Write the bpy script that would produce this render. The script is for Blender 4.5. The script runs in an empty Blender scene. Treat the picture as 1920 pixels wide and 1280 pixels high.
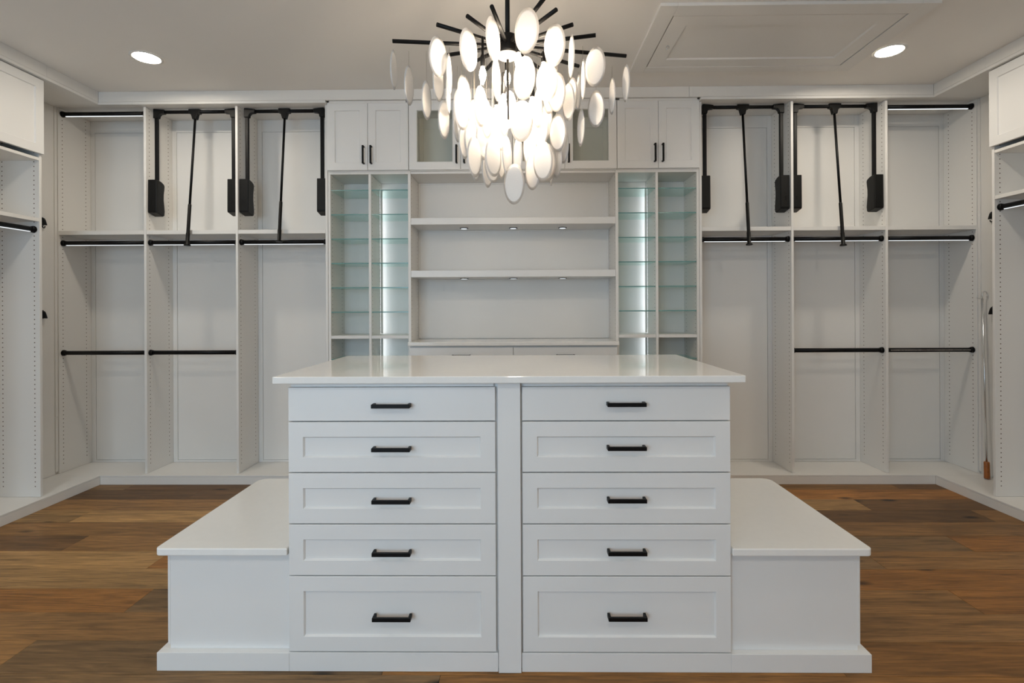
import bpy, bmesh, math, random
from mathutils import Vector, Matrix

random.seed(7)
scene = bpy.context.scene
COL = scene.collection

# ------------------------------------------------------------------ camera
F_PX, CAM_H = 955.0, 1.365
YAW, ROLL = 0.011, -0.0045
SHX, SHY = -3.5 / 1920, -64 / 1920
cam_data = bpy.data.cameras.new('camera')
cam_data.sensor_fit = 'HORIZONTAL'
cam_data.sensor_width = 36.0
cam_data.lens = F_PX / 1920 * 36.0
cam_data.shift_x, cam_data.shift_y = SHX, SHY
cam_data.clip_start = 0.02
cam = bpy.data.objects.new('camera', cam_data)
CAM_ROT = Matrix.Rotation(YAW, 3, 'Z') @ Matrix.Rotation(math.pi / 2, 3, 'X') @ Matrix.Rotation(ROLL, 3, 'Z')
cam.matrix_world = Matrix.Translation((0, 0, CAM_H)) @ CAM_ROT.to_4x4()
COL.objects.link(cam)
scene.camera = cam


def unproject(px, py, Y):
    """point on the plane y = Y seen at photo pixel (px, py)"""
    r = CAM_ROT @ Vector(((px - 960 + SHX * 1920) / F_PX, -(py - 640 - SHY * 1920) / F_PX, -1.0))
    return Vector((0, 0, CAM_H)) + r * (Y / r.y)


# ------------------------------------------------------------------ world, exposure
world = bpy.data.worlds.new('world')
scene.world = world
world.use_nodes = True
wb = world.node_tree.nodes['Background']
wb.inputs[0].default_value = (0.62, 0.78, 1.0, 1)
wb.inputs[1].default_value = 1.0
vs = scene.view_settings
vs.view_transform = 'Standard'
vs.look = 'None'
vs.exposure = 1.12
vs.gamma = 1.0
vs.use_curve_mapping = False
scene.cycles.transparent_max_bounces = 24   # light crosses stacked glass shelves
scene.cycles.diffuse_bounces = 5
scene.cycles.max_bounces = 8
scene.cycles.adaptive_threshold = 0.02

CAN_STRENGTH = 80.0
BULB_STRENGTH = 105.0
LED_STRENGTH = 0.5
TOWER_LED = 1.9
CAN_COL = (1.0, 0.90, 0.76)
BULB_COL = (1.0, 0.82, 0.62)
LED_COL = (0.93, 0.97, 1.0)


def area(name, loc, rot, sx, sy, power, col):
    d = bpy.data.lights.new(name, 'AREA')
    d.shape = 'RECTANGLE'
    d.size, d.size_y = sx, sy
    d.energy = power
    d.color = col
    o = bpy.data.objects.new(name, d)
    o.location = loc
    o.rotation_euler = rot
    COL.objects.link(o)
    return o


# daylight through the window of the wall behind the camera
area('window_front_offscreen', (-1.55, -2.16, 1.55), (math.pi / 2, 0, 0), 2.0, 1.7, 28, (0.55, 0.78, 1.0))

# ------------------------------------------------------------------ materials


def mat(name, col, rough=0.5, metal=0.0, noise=0.0, nscale=8.0, bump=0.0, bscale=200.0, spec=0.5, coat=0.0):
    m = bpy.data.materials.new(name)
    m.use_nodes = True
    nt = m.node_tree
    b = nt.nodes['Principled BSDF']
    b.inputs['Base Color'].default_value = (*col, 1)
    b.inputs['Roughness'].default_value = rough
    b.inputs['Metallic'].default_value = metal
    b.inputs['Specular IOR Level'].default_value = spec
    b.inputs['Coat Weight'].default_value = coat
    geo = nt.nodes.new('ShaderNodeNewGeometry')
    if noise:
        n = nt.nodes.new('ShaderNodeTexNoise')
        n.inputs['Scale'].default_value = nscale
        n.inputs['Detail'].default_value = 4
        nt.links.new(geo.outputs['Position'], n.inputs['Vector'])
        r = nt.nodes.new('ShaderNodeValToRGB')
        a = 1 - noise
        r.color_ramp.elements[0].position = 0.3
        r.color_ramp.elements[1].position = 0.7
        r.color_ramp.elements[0].color = (col[0] * a, col[1] * a, col[2] * a, 1)
        r.color_ramp.elements[1].color = (*col, 1)
        nt.links.new(n.outputs['Fac'], r.inputs['Fac'])
        nt.links.new(r.outputs['Color'], b.inputs['Base Color'])
    if bump:
        n2 = nt.nodes.new('ShaderNodeTexNoise')
        n2.inputs['Scale'].default_value = bscale
        n2.inputs['Detail'].default_value = 2
        nt.links.new(geo.outputs['Position'], n2.inputs['Vector'])
        bp = nt.nodes.new('ShaderNodeBump')
        bp.inputs['Strength'].default_value = bump
        bp.inputs['Distance'].default_value = 0.002
        nt.links.new(n2.outputs['Fac'], bp.inputs['Height'])
        nt.links.new(bp.outputs['Normal'], b.inputs['Normal'])
    return m


WHITE = (0.77, 0.755, 0.725)
M_WHITE = mat('white_melamine', WHITE, 0.42, noise=0.02, nscale=6)
M_LACQ = mat('white_lacquer', (0.78, 0.775, 0.76), 0.38, noise=0.015, nscale=5)
M_BACK = mat('white_back_panel', (0.765, 0.75, 0.72), 0.5, noise=0.025, nscale=3)
M_TRIM = mat('white_trim_paint', (0.775, 0.755, 0.72), 0.4, noise=0.015, nscale=7)
M_QUARTZ = mat('white_quartz', (0.84, 0.83, 0.80), 0.06, noise=0.02, nscale=40)
M_CEIL = mat('ceiling_paint', (0.84, 0.815, 0.775), 0.8, noise=0.02, nscale=2, bump=0.05, bscale=300)
M_WALL = mat('wall_paint', (0.76, 0.74, 0.70), 0.7, noise=0.02, nscale=3, bump=0.04, bscale=250)
M_BLACK = mat('black_metal', (0.0035, 0.0035, 0.004), 0.45, noise=0.2, nscale=30, spec=0.2)
M_BLACKP = mat('black_plastic', (0.005, 0.005, 0.0048), 0.45, noise=0.2, nscale=60, bump=0.1, bscale=400, spec=0.25)
M_CHROME = mat('chrome', (0.78, 0.80, 0.82), 0.24, metal=1.0, noise=0.05)
M_HWOOD = mat('orange_wood', (0.42, 0.13, 0.022), 0.4, noise=0.35, nscale=45)
M_LEDOFF = mat('unlit_led_strip', (0.42, 0.38, 0.34), 0.4, noise=0.6, nscale=60)
M_SUB = mat('plywood_subfloor', (0.30, 0.20, 0.115), 0.9, noise=0.2)


def emission(name, col, strength):
    m = bpy.data.materials.new(name)
    m.use_nodes = True
    nt = m.node_tree
    nt.nodes.clear()
    e = nt.nodes.new('ShaderNodeEmission')
    e.inputs[0].default_value = (*col, 1)
    e.inputs[1].default_value = strength
    o = nt.nodes.new('ShaderNodeOutputMaterial')
    nt.links.new(e.outputs[0], o.inputs[0])
    return m


M_CAN = emission('downlight_lens', CAN_COL, CAN_STRENGTH)
M_BULB = emission('bulb_glow', BULB_COL, BULB_STRENGTH)
M_LED = emission('led_strip', LED_COL, LED_STRENGTH)
M_TLED = emission('tower_led_strip', (0.86, 0.93, 1.0), TOWER_LED)
M_PUCK = emission('puck_lens', (0.9, 0.96, 1.0), 0.45)


def math_node(nt, op, a, b=None):
    n = nt.nodes.new('ShaderNodeMath')
    n.operation = op
    for i, v in enumerate((a, b)):
        if v is None:
            continue
        if isinstance(v, (int, float)):
            n.inputs[i].default_value = v
        else:
            nt.links.new(v, n.inputs[i])
    return n.outputs[0]


def hole_dots_mat(name, axis, rows):
    """white panel with two rows of dots painted for 32 mm shelf-pin holes; rows are positions along world axis"""
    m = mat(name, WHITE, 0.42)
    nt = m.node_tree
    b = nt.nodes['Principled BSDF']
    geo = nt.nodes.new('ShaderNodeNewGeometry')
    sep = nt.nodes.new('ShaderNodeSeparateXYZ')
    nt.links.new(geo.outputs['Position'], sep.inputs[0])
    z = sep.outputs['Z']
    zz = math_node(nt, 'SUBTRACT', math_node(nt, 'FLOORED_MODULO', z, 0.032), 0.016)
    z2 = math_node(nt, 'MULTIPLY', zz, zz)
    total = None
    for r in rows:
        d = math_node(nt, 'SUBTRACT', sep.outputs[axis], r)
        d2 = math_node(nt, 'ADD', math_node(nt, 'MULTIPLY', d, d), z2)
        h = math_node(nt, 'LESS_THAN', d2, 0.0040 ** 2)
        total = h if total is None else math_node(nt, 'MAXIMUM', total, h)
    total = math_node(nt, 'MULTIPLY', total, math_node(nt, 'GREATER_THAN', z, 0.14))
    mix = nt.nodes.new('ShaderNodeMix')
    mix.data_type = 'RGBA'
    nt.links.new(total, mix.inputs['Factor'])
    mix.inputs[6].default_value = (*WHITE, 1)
    mix.inputs[7].default_value = (0.115, 0.08, 0.05, 1)  # brown board dots; the shade inside the holes is put into this colour
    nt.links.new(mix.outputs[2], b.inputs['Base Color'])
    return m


def wood_mat():
    m = bpy.data.materials.new('oak_plank')
    m.use_nodes = True
    nt = m.node_tree
    b = nt.nodes['Principled BSDF']
    info = nt.nodes.new('ShaderNodeObjectInfo')
    geo = nt.nodes.new('ShaderNodeNewGeometry')
    off = nt.nodes.new('ShaderNodeVectorMath')
    off.operation = 'MULTIPLY_ADD'
    comb = nt.nodes.new('ShaderNodeCombineXYZ')
    k = math_node(nt, 'MULTIPLY', info.outputs['Random'], 37.0)
    nt.links.new(k, comb.inputs[0])
    nt.links.new(k, comb.inputs[1])
    nt.links.new(k, comb.inputs[2])
    nt.links.new(geo.outputs['Position'], off.inputs[0])
    off.inputs[1].default_value = (1, 1, 1)
    nt.links.new(comb.outputs[0], off.inputs[2])

    def scaled(v):
        s = nt.nodes.new('ShaderNodeVectorMath')
        s.operation = 'MULTIPLY'
        s.inputs[1].default_value = v
        nt.links.new(off.outputs[0], s.inputs[0])
        return s.outputs[0]

    def noise(vec, scale, detail, dist=0.0, rough=0.5):
        n = nt.nodes.new('ShaderNodeTexNoise')
        n.inputs['Scale'].default_value = scale
        n.inputs['Detail'].default_value = detail
        n.inputs['Distortion'].default_value = dist
        n.inputs['Roughness'].default_value = rough
        nt.links.new(vec, n.inputs['Vector'])
        return n.outputs['Fac']

    def ramp(fac, p0, c0, p1, c1):
        r = nt.nodes.new('ShaderNodeValToRGB')
        r.color_ramp.elements[0].position, r.color_ramp.elements[1].position = p0, p1
        r.color_ramp.elements[0].color = (c0, c0, c0, 1)
        r.color_ramp.elements[1].color = (c1, c1, c1, 1)
        nt.links.new(fac, r.inputs['Fac'])
        return r.outputs['Color']

    def mul(a, bb):
        x = nt.nodes.new('ShaderNodeMix')
        x.data_type = 'RGBA'
        x.blend_type = 'MULTIPLY'
        x.inputs['Factor'].default_value = 1.0
        nt.links.new(a, x.inputs[6])
        nt.links.new(bb, x.inputs[7])
        return x.outputs[2]
    fine = noise(scaled((6, 120, 1)), 1.0, 6, 0.4, 0.65)
    wave = noise(scaled((1.6, 16, 1)), 1.0, 5, 1.8, 0.6)
    blot = noise(scaled((1.2, 3.5, 1)), 1.0, 3)
    v = nt.nodes.new('ShaderNodeTexVoronoi')
    v.inputs['Scale'].default_value = 1.0
    nt.links.new(scaled((2.0, 5.2, 1)), v.inputs['Vector'])
    knot = ramp(v.outputs['Distance'], 0.05, 0.08, 0.14, 1.0)
    c = mul(info.outputs['Color'], ramp(fine, 0.3, 0.52, 0.7, 1.18))
    c = mul(c, ramp(wave, 0.32, 0.6, 0.6, 1.1))
    c = mul(c, ramp(blot, 0.3, 0.82, 0.7, 1.1))
    c = mul(c, knot)
    nt.links.new(c, b.inputs['Base Color'])
    b.inputs['Roughness'].default_value = 0.5
    b.inputs['Specular IOR Level'].default_value = 0.35
    bp = nt.nodes.new('ShaderNodeBump')
    bp.inputs['Strength'].default_value = 0.12
    bp.inputs['Distance'].default_value = 0.002
    nt.links.new(fine, bp.inputs['Height'])
    nt.links.new(bp.outputs['Normal'], b.inputs['Normal'])
    return m


M_WOOD = wood_mat()


def glass_mat(name, tint, rough=0.02, refl=1.0):
    m = bpy.data.materials.new(name)
    m.use_nodes = True
    nt = m.node_tree
    nt.nodes.clear()
    t = nt.nodes.new('ShaderNodeBsdfTransparent')
    t.inputs[0].default_value = (*tint, 1)
    g = nt.nodes.new('ShaderNodeBsdfGlossy')
    g.inputs['Roughness'].default_value = rough
    g.inputs['Color'].default_value = (0.85, 0.95, 0.93, 1)
    fr = nt.nodes.new('ShaderNodeFresnel')
    # same reflectance on both faces of the sheet, without total internal reflection
    gm = nt.nodes.new('ShaderNodeNewGeometry')
    nt.links.new(math_node(nt, 'SUBTRACT', 1.5, math_node(nt, 'MULTIPLY', gm.outputs['Backfacing'], 1.5 - 1 / 1.5)), fr.inputs[0])
    fac = math_node(nt, 'MULTIPLY', fr.outputs[0], refl)
    mx = nt.nodes.new('ShaderNodeMixShader')
    nt.links.new(fac, mx.inputs[0])
    nt.links.new(t.outputs[0], mx.inputs[1])
    nt.links.new(g.outputs[0], mx.inputs[2])
    o = nt.nodes.new('ShaderNodeOutputMaterial')
    nt.links.new(mx.outputs[0], o.inputs[0])
    return m


M_GLASS = glass_mat('green_shelf_glass', (0.885, 0.96, 0.948))
M_GEDGE = mat('glass_shelf_edge', (0.14, 0.30, 0.29), 0.15, noise=0.1)
M_PANE = glass_mat('door_glass', (0.95, 0.96, 0.94), 0.03)


def disc_mat():
    m = bpy.data.materials.new('capiz_glass')
    m.use_nodes = True
    nt = m.node_tree
    nt.nodes.clear()
    co = nt.nodes.new('ShaderNodeTexCoord')
    n = nt.nodes.new('ShaderNodeTexNoise')
    n.inputs['Scale'].default_value = 55
    n.inputs['Detail'].default_value = 3
    nt.links.new(co.outputs['Object'], n.inputs['Vector'])
    r = nt.nodes.new('ShaderNodeValToRGB')
    r.color_ramp.elements[0].color = (0.90, 0.885, 0.87, 1)
    r.color_ramp.elements[1].color = (0.985, 0.98, 0.97, 1)
    r.color_ramp.elements[0].position = 0.35
    r.color_ramp.elements[1].position = 0.65
    nt.links.new(n.outputs['Fac'], r.inputs['Fac'])
    bp = nt.nodes.new('ShaderNodeBump')
    bp.inputs['Strength'].default_value = 0.25
    bp.inputs['Distance'].default_value = 0.002
    nt.links.new(n.outputs['Fac'], bp.inputs['Height'])
    d = nt.nodes.new('ShaderNodeBsdfDiffuse')
    t = nt.nodes.new('ShaderNodeBsdfTranslucent')
    g = nt.nodes.new('ShaderNodeBsdfGlossy')
    g.inputs['Roughness'].default_value = 0.18
    for s in (d, t):
        nt.links.new(r.outputs[0], s.inputs[0])
    nt.links.new(bp.outputs[0], g.inputs['Normal'])
    m1 = nt.nodes.new('ShaderNodeMixShader')
    m1.inputs[0].default_value = 0.36
    nt.links.new(d.outputs[0], m1.inputs[1])
    nt.links.new(t.outputs[0], m1.inputs[2])
    m2 = nt.nodes.new('ShaderNodeMixShader')
    m2.inputs[0].default_value = 0.07
    nt.links.new(m1.outputs[0], m2.inputs[1])
    nt.links.new(g.outputs[0], m2.inputs[2])
    o = nt.nodes.new('ShaderNodeOutputMaterial')
    tr = nt.nodes.new('ShaderNodeBsdfTransparent')
    m3 = nt.nodes.new('ShaderNodeMixShader')
    m3.inputs[0].default_value = 0.14
    nt.links.new(m2.outputs[0], m3.inputs[1])
    nt.links.new(tr.outputs[0], m3.inputs[2])
    nt.links.new(m3.outputs[0], o.inputs[0])
    return m


M_DISC = disc_mat()

# ------------------------------------------------------------------ builders
WPOS = {}


def tag(o, label=None, cat=None, group=None, kind=None):
    if label:
        o['label'] = label
    if cat:
        o['category'] = cat
    if group:
        o['group'] = group
    if kind:
        o['kind'] = kind
    return o


def thing(name, label, cat, loc, group=None):
    o = bpy.data.objects.new(name, None)
    o.empty_display_size = 0.05
    o.location = loc
    COL.objects.link(o)
    WPOS[o] = Vector(loc)
    return tag(o, label, cat, group)


def link_mesh(name, me, mats, pos, parent):
    o = bpy.data.objects.new(name, me)
    COL.objects.link(o)
    if parent is not None:
        o.parent = parent
        o.location = pos - WPOS[parent]
    else:
        o.location = pos
    WPOS[o] = pos
    return o


def obj(name, bm, mats, parent=None, smooth=False, base=False):
    """bm is in world coordinates; becomes one mesh object with its origin in its own middle (or base)"""
    bmesh.ops.recalc_face_normals(bm, faces=bm.faces)
    vsx = [v.co for v in bm.verts]
    lo = Vector((min(v[i] for v in vsx) for i in range(3)))
    hi = Vector((max(v[i] for v in vsx) for i in range(3)))
    c = (lo + hi) / 2
    if base or parent is None:
        c.z = lo.z
    bmesh.ops.translate(bm, vec=-c, verts=bm.verts)
    if smooth:
        for f in bm.faces:
            f.smooth = True
    me = bpy.data.meshes.new(name)
    bm.to_mesh(me)
    bm.free()
    if not isinstance(mats, (list, tuple)):
        mats = [mats]
    for m in mats:
        me.materials.append(m)
    return link_mesh(name, me, mats, c, parent)


def box(bm, x0, x1, y0, y1, z0, z1, bevel=0.0, mi=0, seg=1):
    x0, x1 = min(x0, x1), max(x0, x1)
    y0, y1 = min(y0, y1), max(y0, y1)
    z0, z1 = min(z0, z1), max(z0, z1)
    co = [(x, y, z) for z in (z0, z1) for y in (y0, y1) for x in (x0, x1)]
    v = [bm.verts.new(p) for p in co]
    fs = [bm.faces.new([v[i] for i in q]) for q in
          ((0, 2, 3, 1), (4, 5, 7, 6), (0, 1, 5, 4), (2, 6, 7, 3), (0, 4, 6, 2), (1, 3, 7, 5))]
    for f in fs:
        f.material_index = mi
    if bevel:
        es = list({e for f in fs for e in f.edges})
        bmesh.ops.bevel(bm, geom=es, offset=bevel, segments=seg, affect='EDGES', profile=0.5)
    return bm


def Box(*a, **k):
    return box(bmesh.new(), *a, **k)


def tube(bm, p0, p1, r0, r1=None, n=14, cap=True, mi=0):
    p0, p1 = Vector(p0), Vector(p1)
    r1 = r0 if r1 is None else r1
    d = (p1 - p0).normalized()
    a = d.orthogonal().normalized()
    b = d.cross(a)
    rings = []
    for p, r in ((p0, r0), (p1, r1)):
        rings.append([bm.verts.new(p + (a * math.cos(t) + b * math.sin(t)) * r)
                      for t in (2 * math.pi * i / n for i in range(n))])
    for i in range(n):
        f = bm.faces.new((rings[0][i], rings[0][(i + 1) % n], rings[1][(i + 1) % n], rings[1][i]))
        f.smooth = True
        f.material_index = mi
    if cap:
        for r in rings:
            f = bm.faces.new(r)
            f.material_index = mi
    return bm


def path_tube(bm, pts, radii, n=10, cap=True):
    pts = [Vector(p) for p in pts]
    if isinstance(radii, (int, float)):
        radii = [radii] * len(pts)
    rings = []
    up = None
    for i, p in enumerate(pts):
        d = (pts[min(i + 1, len(pts) - 1)] - pts[max(i - 1, 0)]).normalized()
        a = d.orthogonal().normalized() if up is None else (up - d * up.dot(d)).normalized()
        up = a
        b = d.cross(a)
        rings.append([bm.verts.new(p + (a * math.cos(t) + b * math.sin(t)) * radii[i])
                      for t in (2 * math.pi * k / n for k in range(n))])
    for A, B in zip(rings, rings[1:]):
        for k in range(n):
            f = bm.faces.new((A[k], A[(k + 1) % n], B[(k + 1) % n], B[k]))
            f.smooth = True
    if cap:
        bm.faces.new(rings[0])
        bm.faces.new(rings[-1])
    return bm


def prism(bm, poly, mapf, d0, d1, bevel=0.0):
    """extrude a 2-D polygon (u, v) between depths d0 and d1 through mapf(u, v, d)"""
    A = [bm.verts.new(mapf(u, v, d0)) for u, v in poly]
    B = [bm.verts.new(mapf(u, v, d1)) for u, v in poly]
    fs = [bm.faces.new(A), bm.faces.new(B[::-1])]
    n = len(poly)
    for i in range(n):
        fs.append(bm.faces.new((A[i], A[(i + 1) % n], B[(i + 1) % n], B[i])))
    if bevel:
        bmesh.ops.recalc_face_normals(bm, faces=fs)
        es = list({e for f in fs[:2] for e in f.edges})
        bmesh.ops.bevel(bm, geom=es, offset=bevel, segments=2, affect='EDGES', profile=0.5)
    return bm


def face_back(y):        # a front that looks towards -y
    return lambda u, v, d: (u, y + d, v)


def face_side(x, s):     # a front on a side wall unit; s = -1 looks towards +x, s = +1 towards -x
    return lambda u, v, d: (x + s * d, u, v)


def face_down(z):
    return lambda u, v, d: (u, v, z + d)


def shaker(mapf, u0, u1, v0, v1, thick=0.02, fw=0.058, depth=0.008, bead=0.004, hole=False):
    """frame-and-panel front: flat frame, sloped bead, recessed panel (or an opening when hole)"""
    bm = bmesh.new()

    def ring(a, d):
        return [bm.verts.new(mapf(u, v, d)) for u, v in
                ((u0 + a, v0 + a), (u1 - a, v0 + a), (u1 - a, v1 - a), (u0 + a, v1 - a))]

    def join(A, B):
        for i in range(4):
            bm.faces.new((A[i], A[(i + 1) % 4], B[(i + 1) % 4], B[i]))
    e = 0.0015
    back = ring(0, thick)
    side = ring(0, e)
    front = ring(e, 0)
    inner = ring(fw, 0)
    join(back, side)
    join(side, front)
    join(front, inner)
    if hole:
        ib = ring(fw + bead, depth)
        ic = ring(fw + bead, thick)
        join(inner, ib)
        join(ib, ic)
        join(ic, back)
    else:
        ib = ring(fw + bead, depth)
        join(inner, ib)
        bm.faces.new(ib)
        bm.faces.new(back)
    return bm


def slab(mapf, u0, u1, v0, v1, thick=0.02):
    bm = bmesh.new()
    e = 0.0015

    def ring(a, d):
        return [bm.verts.new(mapf(u, v, d)) for u, v in
                ((u0 + a, v0 + a), (u1 - a, v0 + a), (u1 - a, v1 - a), (u0 + a, v1 - a))]
    rs = [ring(0, thick), ring(0, e), ring(e, 0)]
    for A, B in zip(rs, rs[1:]):
        for i in range(4):
            bm.faces.new((A[i], A[(i + 1) % 4], B[(i + 1) % 4], B[i]))
    bm.faces.new(rs[0])
    bm.faces.new(rs[-1])
    return bm


def pull(mapf, uc, vc, length, horizontal, parent, w=0.0135, reach=0.034, t=0.010):
    """square bar pull: two posts and a bar"""
    bm = bmesh.new()
    h = length / 2

    def b3(ua, ub, va, vb, da, db):
        p, q = Vector(mapf(ua, va, da)), Vector(mapf(ub, vb, db))
        box(bm, p.x, q.x, p.y, q.y, p.z, q.z, bevel=0.0012)
    if horizontal:
        b3(uc - h, uc + h, vc - w / 2, vc + w / 2, -reach, -reach + t)
        for s in (-1, 1):
            b3(uc + s * h, uc + s * (h - t), vc - w / 2, vc + w / 2, -reach + t, 0.0)
    else:
        b3(uc - w / 2, uc + w / 2, vc - h, vc + h, -reach, -reach + t)
        for s in (-1, 1):
            b3(uc - w / 2, uc + w / 2, vc + s * h, vc + s * (h - t), -reach + t, 0.0)
    return obj('handle', bm, M_BLACK, parent)


def rounded_slab(x0, x1, y0, y1, z0, z1, r_corners, edge=0.003):
    """slab with rounded plan corners r_corners = radii at (x0y0, x1y0, x1y1, x0y1)"""
    pts = []
    spec = (((x0, y0), 1, 1, math.pi), ((x1, y0), -1, 1, 1.5 * math.pi), ((x1, y1), -1, -1, 0), ((x0, y1), 1, -1, 0.5 * math.pi))
    for ((cx, cy), sx, sy, a0), r in zip(spec, r_corners):
        if r <= 0:
            pts.append((cx, cy))
            continue
        for k in range(7):
            a = a0 + k * (math.pi / 2) / 6
            pts.append((cx + sx * r + r * math.cos(a), cy + sy * r + r * math.sin(a)))
    return prism(bmesh.new(), pts, lambda u, v, d: (u, v, d), z0, z1, bevel=edge)


# ------------------------------------------------------------------ layout numbers (metres)
C = -0.048                       # middle line of the room
CEIL = 3.055
BASE_Y, FRONT_Y, BACK_Y, WALL_Y = 3.926, 3.97, 4.28, 4.30
BASE_X, FRONT_X, WALL_X = 3.22, 3.262, 3.60
DECK = 0.071
TOP0, TOP1 = 2.955, 2.975
END_Y = 3.497                    # far end of the side wall units
ROOM_FRONT = -2.2
TH = 0.020

M_HOLE_Y = hole_dots_mat('hole_dot_panel_back_run', 'Y', (FRONT_Y + 0.037, FRONT_Y + 0.255))
M_HOLE_XL = hole_dots_mat('hole_dot_panel_side_run', 'X', (C - FRONT_X - 0.037, C - FRONT_X - 0.26))
M_HOLE_XR = hole_dots_mat('hole_dot_panel_side_run', 'X', (C + FRONT_X + 0.037, C + FRONT_X + 0.26))

# ------------------------------------------------------------------ the setting


def structure(name, bm, m, **k):
    return tag(obj(name, bm, m, **k), kind='structure')


structure('wall_back', Box(C - 3.9, C + 3.9, WALL_Y, WALL_Y + 0.12, -0.05, CEIL + 0.1), M_WALL)
structure('wall_left', Box(C - WALL_X - 0.12, C - WALL_X, ROOM_FRONT, WALL_Y, -0.05, CEIL + 0.1), M_WALL)
structure('wall_right', Box(C + WALL_X, C + WALL_X + 0.12, ROOM_FRONT, WALL_Y, -0.05, CEIL + 0.1), M_WALL)
bm = bmesh.new()
wx0, wx1, wz0, wz1 = -2.6, -0.5, 0.65, 2.45
yf0, yf1 = ROOM_FRONT - 0.12, ROOM_FRONT
box(bm, C - 3.72, wx0, yf0, yf1, -0.05, CEIL + 0.1)
box(bm, wx1, C + 3.72, yf0, yf1, -0.05, CEIL + 0.1)
box(bm, wx0, wx1, yf0, yf1, -0.05, wz0)
box(bm, wx0, wx1, yf0, yf1, wz1, CEIL + 0.1)
structure('wall_front', bm, M_WALL)
bm = bmesh.new()
for a in ((wx0, wx0 + 0.06, wz0, wz1), (wx1 - 0.06, wx1, wz0, wz1), (wx0 + 0.06, wx1 - 0.06, wz0, wz0 + 0.06),
          (wx0 + 0.06, wx1 - 0.06, wz1 - 0.06, wz1)):
    box(bm, a[0], a[1], yf0 + 0.03, yf0 + 0.08, a[2], a[3])
win = structure('window_1', bm, M_TRIM)
obj('glass_pane', Box(wx0 + 0.061, wx1 - 0.061, yf0 + 0.05, yf0 + 0.056, wz0 + 0.061, wz1 - 0.061), M_PANE, win)
OX0, OX1, OY0, OY1 = 0.889, 2.243, 2.939, 3.570      # opening behind the attic hatch
bm = bmesh.new()
box(bm, C - 3.72, OX0, ROOM_FRONT, WALL_Y, CEIL, CEIL + 0.08)
box(bm, OX1, C + 3.72, ROOM_FRONT, WALL_Y, CEIL, CEIL + 0.08)
box(bm, OX0, OX1, ROOM_FRONT, OY0, CEIL, CEIL + 0.08)
box(bm, OX0, OX1, OY1, WALL_Y, CEIL, CEIL + 0.08)
ceil = structure('ceiling', bm, M_CEIL)
bm = bmesh.new()
zs0, zs1 = CEIL + 0.0805, CEIL + 0.36
box(bm, OX0 - 0.02, OX0, OY0 - 0.02, OY1 + 0.02, zs0, zs1)
box(bm, OX1, OX1 + 0.02, OY0 - 0.02, OY1 + 0.02, zs0, zs1)
box(bm, OX0, OX1, OY0 - 0.02, OY0, zs0, zs1)
box(bm, OX0, OX1, OY1, OY1 + 0.02, zs0, zs1)
box(bm, OX0 - 0.02, OX1 + 0.02, OY0 - 0.02, OY1 + 0.02, zs1, zs1 + 0.02)
obj('hatch_shaft', bm, M_SUB, ceil)

# floor: a subfloor that carries oak planks, each plank an object
floor = structure('floor', Box(C - WALL_X, C + WALL_X, ROOM_FRONT, WALL_Y, -0.05, -0.012), M_SUB)
bm = bmesh.new()
box(bm, -0.5, 0.5, -0.5, 0.5, -0.5, 0.5)
bmesh.ops.recalc_face_normals(bm, faces=bm.faces)
plank_me = bpy.data.meshes.new('plank')
bm.to_mesh(plank_me)
bm.free()
plank_me.materials.append(M_WOOD)


def srgb(r, g, b):
    f = lambda c: ((c / 255 + 0.055) / 1.055) ** 2.4 if c > 10 else c / 255 / 12.92
    return (f(r), f(g), f(b), 1)


TONES = {'d': (122, 88, 52), 'm': (156, 114, 66), 'l': (184, 142, 88), 'o': (168, 114, 56), 'g': (138, 106, 68), 'b': (150, 104, 52)}
# rows of planks counted from y = 2.275; joints and tones read from the photograph, the rest is random
PITCH, ROW0 = 0.1925, 2.275
KNOWN = {
    -3: ([-2.3, -0.3, 1.9], 'mgbm'), -2: ([-2.0, -0.52, 1.2], 'mgbb'), -1: ([-3.0, 0.4, 2.9], 'gmmd'),
    0: ([-1.79, 0.3, 2.05], 'ogmo'), 1: ([-2.8, 0.2, 1.3], 'llbo'), 2: ([-1.97, -0.2, 1.9], 'logm'),
    3: ([-2.6, 0.5, 2.52], 'dmgo'), 4: ([-1.75, 0.1], 'mdm'), 5: ([-2.9, 0.6, 3.0], 'lldm'),
    6: ([-1.2, 0.9, 2.35], 'mmld'), 7: ([-2.4, -0.1, 1.3], 'ddmo'), 8: ([-3.0, 0.4, 2.83], 'gdmd'),
    9: ([-1.6, 1.2], 'dmm'), 10: ([-2.2, 0.8], 'mdm'),
}
rng = random.Random(3)
row = -23
while ROW0 + row * PITCH < WALL_Y:
    y0 = max(ROW0 + row * PITCH, ROOM_FRONT)
    y1 = min(ROW0 + (row + 1) * PITCH, WALL_Y)
    if row in KNOWN:
        joints, tones = KNOWN[row]
    else:
        joints, x = [], C - WALL_X + rng.uniform(0.6, 2.0)
        while x < C + WALL_X - 0.4:
            joints.append(x)
            x += rng.uniform(1.2, 2.3)
        tones = [rng.choice('dmlogb') for _ in range(len(joints) + 1)]
    xs = [C - WALL_X] + list(joints) + [C + WALL_X]
    for k in range(len(xs) - 1):
        g = 0.0007
        o = bpy.data.objects.new('plank', plank_me)
        COL.objects.link(o)
        o.parent = floor
        p = Vector(((xs[k] + xs[k + 1]) / 2, (y0 + y1) / 2, -0.006 - 0.0006 * rng.random()))
        o.location = p - WPOS[floor]
        o.scale = (xs[k + 1] - xs[k] - 2 * g, y1 - y0 - 2 * g, 0.0118)
        t = TONES[tones[k]]
        j = rng.uniform(0.92, 1.08)
        o.color = srgb(t[0] * j, t[1] * j, t[2] * j)
    row += 1

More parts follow.
